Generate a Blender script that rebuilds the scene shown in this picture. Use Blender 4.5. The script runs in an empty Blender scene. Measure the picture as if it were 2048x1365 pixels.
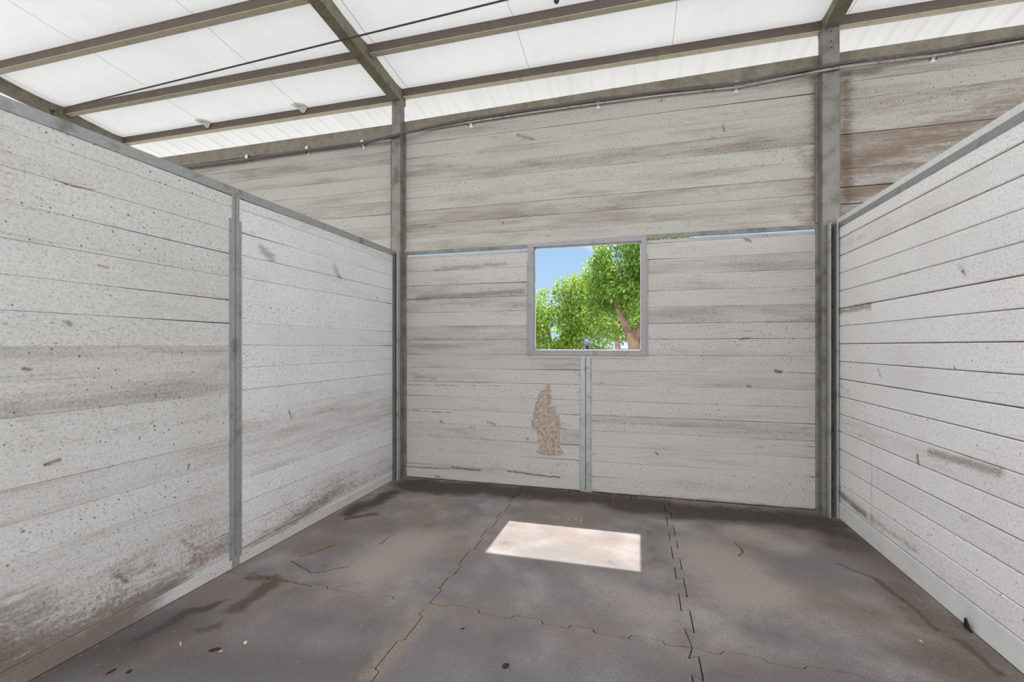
import bpy, bmesh, math, random
from math import sin, cos, pi, radians
from mathutils import Vector, Matrix, noise as mnoise

S = bpy.context.scene
COL = S.collection

# ------------------------------------------------------------------ camera, sky, sun, exposure
FPX, TH, CYP = 914.8, 0.2642, 692.9           # focal length (px), yaw, horizon row for a 2048x1365 frame
CAM = Vector((2.209, -3.914, 1.234))
cd = bpy.data.cameras.new('camera'); cam = bpy.data.objects.new('camera', cd); COL.objects.link(cam)
cd.sensor_width = 36.0; cd.lens = FPX / 2048 * 36
cd.shift_y = (CYP - 682.5) / 2048
cd.clip_start = 0.05; cd.clip_end = 500
cam.location = CAM; cam.rotation_euler = (pi / 2, 0, TH)
S.camera = cam
S.view_settings.view_transform = 'Standard'; S.view_settings.look = 'None'
S.view_settings.gamma = 1; S.view_settings.use_curve_mapping = False
S.view_settings.exposure = 0.1
S.cycles.use_denoising = True
S.cycles.max_bounces = 10; S.cycles.diffuse_bounces = 6

SUN_DIR = Vector((-0.006, -0.655, -1.0))      # travel direction of the sunlight
SUN_STRENGTH = 8.2
CEIL_T = .145                                  # share of sunlight let through the roof lining, added to brighten the room
SKY_FRONT, SKY_OPEN = 0.98, 3.1              # clear blue beyond the back wall, unseen sky behind the camera raised as added interior fill

sl = bpy.data.lights.new('sun', 'SUN'); sl.energy = SUN_STRENGTH; sl.angle = radians(0.53); sl.color = (1, .98, .95)
so = bpy.data.objects.new('sun', sl); COL.objects.link(so); so.location = (1.8, 6, 12)
so.rotation_euler = SUN_DIR.to_track_quat('-Z', 'Y').to_euler()


def ray(px, py):
    u = (px - 1024) / FPX; w = (CYP - py) / FPX
    return Vector((-sin(TH) + u * cos(TH), cos(TH) + u * sin(TH), w))
def onY(px, py, Y=0.0):
    D = ray(px, py); return CAM + D * ((Y - CAM.y) / D.y)
def onX(px, py, X):
    D = ray(px, py); return CAM + D * ((X - CAM.x) / D.x)
def onZ(px, py, Z=0.0):
    D = ray(px, py); return CAM + D * ((Z - CAM.z) / D.z)

# ------------------------------------------------------------------ node helpers
def nd(nt, typ, ins=None, out=0, **props):
    n = nt.nodes.new(typ)
    for k, v in props.items(): setattr(n, k, v)
    for k, v in (ins or {}).items():
        s = n.inputs[k]
        if isinstance(v, bpy.types.NodeSocket): nt.links.new(v, s)
        else: s.default_value = v
    return n.outputs[out] if out is not None else n
def M_(nt, op, a, b=0.0, c=0.0, clamp=False):
    return nd(nt, 'ShaderNodeMath', {0: a, 1: b, 2: c}, operation=op, use_clamp=clamp)
def V_(nt, op, a, b=(0, 0, 0)):
    return nd(nt, 'ShaderNodeVectorMath', {0: a, 1: b}, operation=op)
def noise(nt, vec, scale=1.0, detail=3.0, rough=0.5):
    return nd(nt, 'ShaderNodeTexNoise', {'Vector': vec, 'Scale': scale, 'Detail': detail, 'Roughness': rough})
def ramp(nt, v, a, b, lo=0.0, hi=1.0):
    return nd(nt, 'ShaderNodeMapRange', {0: v, 1: a, 2: b, 3: lo, 4: hi}, interpolation_type='SMOOTHSTEP')
def mix(nt, f, a, b):
    n = nt.nodes.new('ShaderNodeMix'); n.data_type = 'RGBA'
    for i, v in ((0, f), (6, a), (7, b)):
        if isinstance(v, bpy.types.NodeSocket): nt.links.new(v, n.inputs[i])
        else: n.inputs[i].default_value = (*v, 1) if (i and len(v) == 3) else v
    return n.outputs[2]
def srgb(r, g, b):
    return tuple(((c / 255) / 12.92 if c / 255 <= .04045 else ((c / 255 + .055) / 1.055) ** 2.4) for c in (r, g, b))
def new_mat(name):
    m = bpy.data.materials.new(name); m.use_nodes = True; nt = m.node_tree
    b = nt.nodes['Principled BSDF']; b.inputs['Roughness'].default_value = .75
    if 'Specular IOR Level' in b.inputs: b.inputs['Specular IOR Level'].default_value = .25
    return m, nt, b
def bump(nt, b, h, strength=.3, dist=.004):
    n = nd(nt, 'ShaderNodeBump', {'Strength': strength, 'Distance': dist, 'Height': h}); nt.links.new(n, b.inputs['Normal'])

def capsule_group():
    g = bpy.data.node_groups.new('capsule_mask', 'ShaderNodeTree')
    for nm, ty in (('P', 'NodeSocketVector'), ('A', 'NodeSocketVector'), ('B', 'NodeSocketVector'), ('Radius', 'NodeSocketFloat'), ('Power', 'NodeSocketFloat')):
        g.interface.new_socket(nm, in_out='INPUT', socket_type=ty)
    g.interface.new_socket('Mask', in_out='OUTPUT', socket_type='NodeSocketFloat')
    i = g.nodes.new('NodeGroupInput'); o = g.nodes.new('NodeGroupOutput')
    P, A, B, R, W = (i.outputs[k] for k in range(5))
    pa = V_(g, 'SUBTRACT', P, A); ba = V_(g, 'SUBTRACT', B, A)
    n1 = nd(g, 'ShaderNodeVectorMath', {0: pa, 1: ba}, out='Value', operation='DOT_PRODUCT')
    n2 = nd(g, 'ShaderNodeVectorMath', {0: ba, 1: ba}, out='Value', operation='DOT_PRODUCT')
    h = M_(g, 'DIVIDE', n1, M_(g, 'MAXIMUM', n2, 1e-6), clamp=True)
    sc = nd(g, 'ShaderNodeVectorMath', {0: ba, 'Scale': h}, operation='SCALE')
    d = nd(g, 'ShaderNodeVectorMath', {0: V_(g, 'SUBTRACT', pa, sc)}, out='Value', operation='LENGTH')
    f = M_(g, 'SUBTRACT', 1.0, M_(g, 'DIVIDE', d, R), clamp=True)
    f = ramp(g, f, 0.0, 1.0)
    g.links.new(M_(g, 'MULTIPLY', f, W), o.inputs[0])
    return g
CAPS = capsule_group()
def capsules(nt, P, lst):
    """lst of (A, B, radius, power): one mask that is the largest of all of them."""
    acc = None
    for A, B, R, W in lst:
        n = nt.nodes.new('ShaderNodeGroup'); n.node_tree = CAPS
        nt.links.new(P, n.inputs[0]); n.inputs[1].default_value = A; n.inputs[2].default_value = B
        n.inputs[3].default_value = R; n.inputs[4].default_value = W
        acc = n.outputs[0] if acc is None else M_(nt, 'MAXIMUM', acc, n.outputs[0])
    return acc

# ------------------------------------------------------------------ sky
w = bpy.data.worlds.new('sky'); S.world = w; w.use_nodes = True
nt = w.node_tree; bg = nt.nodes['Background']
gen = nd(nt, 'ShaderNodeTexCoord', out='Generated')
sx = nd(nt, 'ShaderNodeSeparateXYZ', {0: gen}, out=None)
elev = ramp(nt, sx.outputs[2], -0.02, 0.55)
blue = mix(nt, elev, srgb(190, 220, 246), srgb(104, 164, 228))
cl = noise(nt, V_(nt, 'MULTIPLY', gen, (3, 3, 9)), 1.6, 6, .55)
blue = mix(nt, ramp(nt, cl, .52, .72, 0, .75), blue, (.95, .96, .98))
opn = ramp(nt, sx.outputs[1], .35, -.35)
colr = mix(nt, opn, blue, (.97, .985, 1.0))
nt.links.new(colr, bg.inputs['Color'])
nt.links.new(nd(nt, 'ShaderNodeMapRange', {0: opn, 1: 0.0, 2: 1.0, 3: SKY_FRONT, 4: SKY_OPEN}), bg.inputs['Strength'])

# ------------------------------------------------------------------ object helpers
def tag(o, label=None, cat=None, group=None, kind=None):
    if label: o['label'] = label
    if cat: o['category'] = cat
    if group: o['group'] = group
    if kind: o['kind'] = kind
    return o
def empty(name, loc=(0, 0, 0)):
    o = bpy.data.objects.new(name, None); COL.objects.link(o); o.location = loc; o.empty_display_size = .1
    return o
class MB:
    def __init__(s): s.v = []; s.f = []; s.tone = []; s.mi = []
    def add(s, vs, fs, tone=.5, mi=0):
        o = len(s.v); s.v += [tuple(p) for p in vs]
        for f in fs: s.f.append([i + o for i in f]); s.tone.append(tone); s.mi.append(mi)
    def hexa(s, p, tone=.5, mi=0):
        s.add(p, [(0, 3, 2, 1), (4, 5, 6, 7), (0, 1, 5, 4), (1, 2, 6, 5), (2, 3, 7, 6), (3, 0, 4, 7)], tone, mi)
    def box(s, x0, x1, y0, y1, z0, z1, tone=.5, mi=0):
        s.hexa([(x0, y0, z0), (x1, y0, z0), (x1, y1, z0), (x0, y1, z0), (x0, y0, z1), (x1, y0, z1), (x1, y1, z1), (x0, y1, z1)], tone, mi)
    def loft(s, rings, caps=True, closed=True, tone=.5, mi=0):
        n = len(rings[0]); vs = [p for r in rings for p in r]; fs = []
        for k in range(len(rings) - 1):
            for i in range(n if closed else n - 1):
                j = (i + 1) % n; fs.append((k * n + i, k * n + j, (k + 1) * n + j, (k + 1) * n + i))
        if caps: fs.append(tuple(range(n))[::-1]); fs.append(tuple((len(rings) - 1) * n + i for i in range(n)))
        s.add(vs, fs, tone, mi)
    def tube(s, pts, r, n=8, tone=.5, mi=0):
        pts = [Vector(p) for p in pts]; rings = []
        rr = r if isinstance(r, (list, tuple)) else [r] * len(pts)
        for i, p in enumerate(pts):
            d = (pts[min(i + 1, len(pts) - 1)] - pts[max(i - 1, 0)]).normalized()
            a = d.cross(Vector((0, 0, 1)) if abs(d.z) < .9 else Vector((1, 0, 0))).normalized(); b = d.cross(a)
            rings.append([p + a * (rr[i] * cos(2 * pi * k / n)) + b * (rr[i] * sin(2 * pi * k / n)) for k in range(n)])
        s.loft(rings, tone=tone, mi=mi)
    def build(s, name, mat, parent=None, smooth=False, bev=0.0, origin=None):
        me = bpy.data.meshes.new(name); o3 = Vector(origin or (0, 0, 0))
        me.from_pydata([Vector(p) - o3 for p in s.v], [], s.f)
        for m in (mat if isinstance(mat, (list, tuple)) else [mat]): me.materials.append(m)
        at = me.attributes.new('tone', 'FLOAT', 'FACE'); at.data.foreach_set('value', s.tone)
        me.polygons.foreach_set('material_index', s.mi)
        bm = bmesh.new(); bm.from_mesh(me); bmesh.ops.recalc_face_normals(bm, faces=bm.faces); bm.to_mesh(me); bm.free()
        if smooth: me.polygons.foreach_set('use_smooth', [True] * len(me.polygons))
        o = bpy.data.objects.new(name, me); COL.objects.link(o); o.location = o3
        if parent: o.parent = parent; o.location = o3 - parent.location
        if bev:
            b = o.modifiers.new('edges', 'BEVEL'); b.width = bev; b.segments = 2; b.limit_method = 'ANGLE'
        return o

# ------------------------------------------------------------------ materials
def board_material(name, axis, paint, stain, stain_lo, stain_hi, grime, mud_z=0.0, mud=0.0, marks=(), speck=1.0, crack=1.0):
    """Old whitewashed boards. axis = 0 when boards run along x, 1 along y. marks: (colour, scale, lo, hi, capsule list)."""
    m, nt, b = new_mat(name)
    P = nd(nt, 'ShaderNodeTexCoord', out='Object')
    sp = nd(nt, 'ShaderNodeSeparateXYZ', {0: P}, out=None)
    u, z = sp.outputs[axis], sp.outputs[2]
    tone = nd(nt, 'ShaderNodeAttribute', out='Fac', attribute_name='tone')
    off = M_(nt, 'MULTIPLY', tone, 37.0)
    q = nd(nt, 'ShaderNodeCombineXYZ', {0: M_(nt, 'ADD', u, off), 1: off, 2: z})
    # broad wear
    wear = noise(nt, V_(nt, 'MULTIPLY', q, (1.1, 1, 9)), 1.0, 5, .62)
    grain = noise(nt, V_(nt, 'MULTIPLY', q, (2.2, 1, 95)), 1.0, 6, .68)
    fine = noise(nt, V_(nt, 'MULTIPLY', q, (40, 1, 160)), 1.0, 3, .6)
    t2 = M_(nt, 'MULTIPLY_ADD', M_(nt, 'SUBTRACT', tone, .5), .26, wear)
    t2 = M_(nt, 'MULTIPLY_ADD', M_(nt, 'SUBTRACT', grain, .5), .38, t2)
    ms = ramp(nt, t2, stain_lo, stain_hi)
    c = mix(nt, ramp(nt, tone, 0, 1, 0, .5), paint, tuple(x * .86 for x in paint))
    c = mix(nt, ms, c, stain)
    # rubbed darker grain lines and splits along the board
    gl = ramp(nt, grain, .60, .74, 0, .35); c = mix(nt, gl, c, tuple(x * .62 for x in stain))
    sp1 = noise(nt, V_(nt, 'MULTIPLY', q, (1.6, 1, 42)), 1.0, 2, .5)
    line = ramp(nt, M_(nt, 'ABSOLUTE', M_(nt, 'SUBTRACT', sp1, .5)), .0, .010, 1, 0)
    gate = ramp(nt, noise(nt, V_(nt, 'MULTIPLY', q, (1.7, 3, 7)), 1.0, 2, .5), .60, .68)
    c = mix(nt, M_(nt, 'MULTIPLY', M_(nt, 'MULTIPLY', line, gate), .75 * crack), c, (.055, .045, .038))
    # knots
    vq = V_(nt, 'MULTIPLY', q, (3.0, 1, 7.0))
    vn = nd(nt, 'ShaderNodeTexVoronoi', {'Vector': V_(nt, 'ADD', vq, nd(nt, 'ShaderNodeVectorMath', {0: nd(nt, 'ShaderNodeTexNoise', {'Vector': q, 'Scale': 30.0}, out=1), 'Scale': .035}, operation='SCALE')), 'Scale': 1.0}, out=None)
    rr = vn.outputs['Distance']
    ring = ramp(nt, M_(nt, 'ABSOLUTE', M_(nt, 'SUBTRACT', rr, .085)), .0, .03, 1, 0)
    core = ramp(nt, rr, .02, .06, 1, 0)
    kg = ramp(nt, nd(nt, 'ShaderNodeSeparateColor', {0: vn.outputs['Color']}), .54, .58)
    kn = M_(nt, 'MULTIPLY', M_(nt, 'MAXIMUM', M_(nt, 'MULTIPLY', ring, .45), core), kg)
    c = mix(nt, M_(nt, 'MULTIPLY', kn, M_(nt, 'MULTIPLY', fine, 1.3)), c, tuple(x * .38 for x in stain))
    # fly specks and small chips
    sv = nd(nt, 'ShaderNodeTexVoronoi', {'Vector': q, 'Scale': 44.0}, out=None)
    sg = nd(nt, 'ShaderNodeSeparateColor', {0: sv.outputs['Color']}, out=None)
    rad = M_(nt, 'MULTIPLY', sg.outputs[0], .21)
    dots = ramp(nt, M_(nt, 'SUBTRACT', sv.outputs['Distance'], rad), -.01, .03, 1, 0)
    dots = M_(nt, 'MULTIPLY', dots, ramp(nt, sg.outputs[1], 1 - .46 * speck, 1 - .36 * speck))
    c = mix(nt, M_(nt, 'MULTIPLY', dots, .8), c, (.07, .058, .05))
    sc = noise(nt, V_(nt, 'MULTIPLY', q, (46, 1, 62)), 1.0, 4, .65)
    c = mix(nt, ramp(nt, sc, .66, .76, 0, .55 * speck), c, tuple(x * .5 for x in stain))
    c = mix(nt, ramp(nt, fine, .30, .75, 0, .22), c, grime)
    grit = noise(nt, P, 95.0, 4, .75)
    c = mix(nt, ramp(nt, grit, .50, .70, 0, .42), c, tuple(x * .40 for x in stain)); c = mix(nt, ramp(nt, grit, .48, .32, 0, .40), c, tuple(min(.9, x * 1.15) for x in paint))
    f2 = nd(nt, 'ShaderNodeTexVoronoi', {'Vector': V_(nt, 'MULTIPLY', q, (60, 1, 105)), 'Scale': 1.0}, out=None)
    f3 = nd(nt, 'ShaderNodeSeparateColor', {0: f2.outputs['Color']}, out=None)
    fl = M_(nt, 'MULTIPLY', ramp(nt, M_(nt, 'SUBTRACT', f2.outputs['Distance'], M_(nt, 'MULTIPLY', f3.outputs[0], .42)), -.05, .04, 1, 0), ramp(nt, M_(nt, 'MULTIPLY_ADD', wear, .5, f3.outputs[1]), 1.02, 1.10))
    c = mix(nt, M_(nt, 'MULTIPLY', fl, .40 * speck), c, (.10, .085, .072))
    hue = noise(nt, P, 2.3, 3, .5); c = mix(nt, ramp(nt, hue, .42, .66, 0, .07), c, srgb(150, 132, 126))
    if mud:
        zf = ramp(nt, z, .06, mud_z, 1, 0)
        edge = ramp(nt, z, .07, .12)
        ml = noise(nt, P, 3.2, 4, .6); ms_ = noise(nt, P, 58.0, 8, .82)
        th = M_(nt, 'ADD', M_(nt, 'MULTIPLY_ADD', zf, .22, ms_), M_(nt, 'MULTIPLY', M_(nt, 'SUBTRACT', ml, .5), .38))
        c = mix(nt, M_(nt, 'MULTIPLY', M_(nt, 'MULTIPLY', ramp(nt, th, .66, .80), edge), mud), c, srgb(118, 102, 92))
    for col, scale, lo, hi, caps in marks:
        mk = capsules(nt, V_(nt, 'ADD', P, nd(nt, 'ShaderNodeVectorMath', {0: V_(nt, 'SUBTRACT', nd(nt, 'ShaderNodeTexNoise', {'Vector': P, 'Scale': 14.0, 'Detail': 3.0}, out=1), (.5, .5, .5)), 'Scale': .022}, operation='SCALE')), caps)
        nz = noise(nt, V_(nt, 'MULTIPLY', q, (.32, 1, 1.5)), scale * 1.3, 5, .72)
        f = ramp(nt, M_(nt, 'MULTIPLY_ADD', M_(nt, 'SUBTRACT', mk, .5), .42, nz), lo, hi)
        c = mix(nt, M_(nt, 'MULTIPLY', M_(nt, 'MULTIPLY', f, M_(nt, 'POWER', mk, .7)), .85, clamp=True), c, col)
    nt.links.new(c, b.inputs['Base Color'])
    b.inputs['Roughness'].default_value = .72
    h = M_(nt, 'ADD', M_(nt, 'MULTIPLY', grain, .6), M_(nt, 'MULTIPLY', fine, .4))
    bump(nt, b, h, .35, .003)
    return m

def steel(name, col, dirt, lo=.45, hi=.75, metal=.35, rough=.55, scale=9.0):
    m, nt, b = new_mat(name)
    P = nd(nt, 'ShaderNodeTexCoord', out='Object')
    a = noise(nt, P, scale, 5, .6); f = noise(nt, P, 120.0, 3, .6)
    v = nd(nt, 'ShaderNodeTexVoronoi', {'Vector': P, 'Scale': 75.0}, out='Color')
    sp = nd(nt, 'ShaderNodeSeparateColor', {0: v})
    c = mix(nt, M_(nt, 'MULTIPLY', sp, .35), col, tuple(x * 1.35 for x in col))
    c = mix(nt, ramp(nt, a, lo, hi), c, dirt)
    c = mix(nt, ramp(nt, f, .58, .74, 0, .5), c, tuple(x * .5 for x in dirt))
    nt.links.new(c, b.inputs['Base Color'])
    b.inputs['Metallic'].default_value = metal; b.inputs['Roughness'].default_value = rough
    bump(nt, b, f, .12, .002)
    return m
GALV = steel('galvanised_steel', srgb(158, 160, 160), srgb(118, 116, 110), .5, .8, .45, .5)
GALV_NEW = steel('bright_galvanised_steel', srgb(228, 230, 231), srgb(180, 180, 178), .55, .9, .35, .3)
POST = steel('post_steel', srgb(128, 126, 122), srgb(104, 98, 90), .4, .7, .2, .6)
GROOVE_SHADE = steel('shaded_channel_steel', srgb(84, 82, 78), srgb(62, 58, 54), .4, .7, .1, .7, 20)  # steel darkened to paint the shade inside the channel recess
PLATE = steel('plate_steel', srgb(126, 121, 110), srgb(110, 102, 90), .4, .7, .15, .65)
PURL = steel('purlin_steel', srgb(100, 90, 84), srgb(116, 106, 92), .5, .85, .1, .65)
FLANGE_LIT = steel('lit_flange_steel', srgb(186, 178, 158), srgb(150, 140, 116), .5, .85, .1, .6, 14)  # beige steel, lightened in place of light from below
RAFT = steel('rafter_steel', srgb(128, 124, 108), srgb(108, 102, 82), .4, .75, .1, .65, 16)
CABLE = steel('grey_cable', srgb(86, 78, 78), srgb(110, 100, 96), .4, .7, 0, .6, 40)
DARK = steel('dark_cable', srgb(66, 60, 60), srgb(92, 84, 78), .5, .75, 0, .6, 30)
CONDUIT = steel('conduit_steel', srgb(168, 162, 160), srgb(120, 110, 104), .5, .75, .5, .4, 20)

def flat(name, col, rough=.8, nscale=12, var=.3, b2=.2):
    m, nt, b = new_mat(name)
    P = nd(nt, 'ShaderNodeTexCoord', out='Object'); a = noise(nt, P, nscale, 4, .6)
    c = mix(nt, ramp(nt, a, .35, .7), col, tuple(x * (1 - var) for x in col))
    nt.links.new(c, b.inputs['Base Color']); b.inputs['Roughness'].default_value = rough
    bump(nt, b, a, b2, .004)
    return m
CORE = flat('dark_weathered_wood', (.075, .062, .052))
rnd = random.Random(7)

WHITE = (.66, .645, .62); STAIN = srgb(150, 138, 128); GRIME = srgb(168, 162, 155)
def P3(v): return (v.x, v.y, v.z)
XL, XR = .05, 3.62
def L(px, py): return P3(onX(px, py, XL))
def R(px, py): return P3(onX(px, py, XR))
def B(px, py): return P3(onY(px, py, 0))
def F(px, py): return P3(onZ(px, py, 0))

BROWN = srgb(104, 84, 72); DKBR = srgb(70, 54, 46); GREY = srgb(138, 136, 134)
left_marks = [
    (srgb(98, 80, 70), 26, .28, .66, [(L(-60, 1350), L(150, 1310), .30, 1.0), (L(120, 1310), L(340, 1195), .22, 1.0), (L(0, 1250), L(60, 1240), .2, .7), (L(180, 1275), L(330, 1200), .10, 1.0)]),
    (srgb(132, 108, 96), 30, .34, .72, [(L(500, 1105), L(650, 1000), .13, .85), (L(390, 1120), L(450, 1090), .10, .8), (L(660, 990), L(700, 965), .08, .6), (L(240, 1150), L(300, 1130), .1, .6)]),
    (srgb(176, 128, 66), 8, .34, .72, [(L(197, 530), L(216, 536), .011, 1)]),
    (GREY, 40, .34, .72, [(L(525, 500), L(545, 518), .07, .85), (L(668, 535), L(680, 555), .055, .85), (L(330, 840), L(345, 860), .02, .3)]),
    (srgb(96, 84, 76), 60, .34, .72, [(L(130, 643), L(142, 648), .018, .9), (L(92, 928), L(118, 920), .022, .9), (L(48, 737), L(58, 740), .015, .9), (L(108, 360), L(190, 381), .008, 1.0),
        (L(578, 822), L(584, 838), .016, .9), (L(378, 930), L(376, 938), .016, 1), (L(752, 592), L(755, 598), .014, .8), (L(300, 605), L(420, 640), .03, .35),
        (L(20, 820), L(80, 850), .08, .35), (L(0, 650), L(120, 630), .08, .3), (L(290, 295), L(310, 300), .012, .9), (L(362, 1080), L(392, 1100), .03, .6), (L(230, 1150), L(250, 1165), .03, .8)]),
]
back_marks = [
    (srgb(128, 110, 98), 30, .34, .72, [(B(835, 597), B(1045, 584), .062, .9), (B(870, 540), B(1010, 528), .045, .7), (B(820, 750), B(870, 760), .06, .6),
        (B(1590, 430), B(1630, 445), .09, .75), (B(1600, 300), B(1630, 340), .12, .6), (B(1430, 385), B(1640, 350), .05, .5), (B(880, 400), B(1150, 372), .045, .5), (B(1330, 245), B(1640, 200), .05, .4)]),
    (srgb(112, 92, 76), 22, .34, .72, [(B(1690, 330), B(1800, 300), .16, .95), (B(1700, 390), B(1780, 370), .12, .95), (B(1700, 150), B(1760, 140), .06, .8), (B(1850, 260), B(2040, 230), .11, .8), (B(1700, 230), B(2040, 160), .05, .5), (B(1690, 330), B(2040, 215), .34, .75)]),
    (srgb(80, 62, 52), 60, .34, .72, [(B(1551, 742), B(1562, 744), .03, 1), (B(1496, 772), B(1501, 773), .022, .9), (B(1312, 906), B(1316, 910), .02, .9), (B(1435, 770), B(1440, 770), .015, .7), (B(1490, 478), B(1500, 482), .03, .9),
        (B(1446, 250), B(1449, 262), .025, .7), (B(1035, 270), B(1065, 278), .04, .7), (B(880, 842), B(886, 845), .02, .9), (B(975, 845), B(990, 850), .03, .7), (B(1006, 445), B(1008, 448), .02, .9),
        (B(870, 952), B(878, 954), .02, .9), (B(1052, 876), B(1056, 880), .016, 1), (B(905, 936), B(960, 941), .02, 1), (B(1015, 943), B(1120, 956), .016, 1), (B(1180, 842), B(1400, 856), .005, .9), (B(812, 934), B(900, 938), .010, 1), (B(815, 821), B(905, 826), .008, 1), (B(812, 770), B(1000, 772), .007, .9), (B(1480, 878), B(1560, 880), .02, .5), (B(1480, 680), B(1498, 676), .018, .8)]),
    (srgb(96, 78, 62), 30, .34, .72, [(B(1632, 160), B(1634, 440), .09, .75), (B(1692, 150), B(1694, 400), .10, .8), (B(809, 275), B(809, 480), .045, .6)]),
    (srgb(60, 46, 38), 18, .34, .72, [(B(805, 962), B(1645, 1026), .075, .9)]),
]
right_marks = [
    (srgb(128, 108, 94), 24, .34, .72, [(R(1676, 985), R(1730, 1030), .055, 1.0), (R(1730, 1030), R(1830, 1100), .05, .6), (R(1675, 625), R(1740, 612), .05, .85), (R(1680, 490), R(1730, 470), .05, .45), (R(1680, 770), R(1700, 790), .05, .5)]),
    (srgb(140, 134, 128), 90, .34, .72, [(R(1860, 905), R(2000, 945), .05, .9), (R(1744, 890), R(1742, 1080), .010, .9), (R(1757, 910), R(1755, 990), .007, .7), (R(1920, 530), R(1930, 550), .04, .5)]),
    (srgb(76, 64, 58), 60, .34, .72, [(R(1835, 910), R(1837, 930), .018, 1), (R(1756, 738), R(1760, 752), .014, .9), (R(1908, 735), R(1910, 737), .014, 1), (R(1810, 548), R(1812, 550), .01, .8), (R(1676, 972), R(1680, 976), .016, 1), (R(1925, 542), R(1930, 548), .016, .8), (R(1700, 735), R(1702, 738), .01, 1)]),
]
MAT_LEFT = board_material('whitewashed_boards_splashed', 1, (.62, .615, .60), srgb(140,132,124), .47, 1.0, GRIME, .62, .62, left_marks, 1.0, .6)
MAT_LEFT_BOUNCE = board_material('bounce_lit_whitewashed_boards', 1, (.76, .76, .755), srgb(160, 152, 145), .52, 1.05, srgb(184, 181, 176), .5, .6, left_marks, .8, .6)  # back panel whitened to paint in bounce light from the sun patch
MAT_RIGHT = board_material('whitewashed_grooved_boards', 1, (.90, .89, .875), srgb(172,165,158), .60, 1.1, srgb(200,196,190), .5, .22, right_marks, .45, .3)
MAT_BACKLOW = board_material('whitewashed_boards_knotty', 0, (.50, .488, .468), srgb(128, 119, 112), .44, .95, srgb(146, 140, 134), .3, .3, back_marks, .9, 1.25)
MAT_BACKUP = board_material('weathered_boards', 0, (.44, .425, .40), srgb(112, 99, 89), .38, .90, srgb(140, 130, 118), 0, 0, back_marks, .9, .9)

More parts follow.
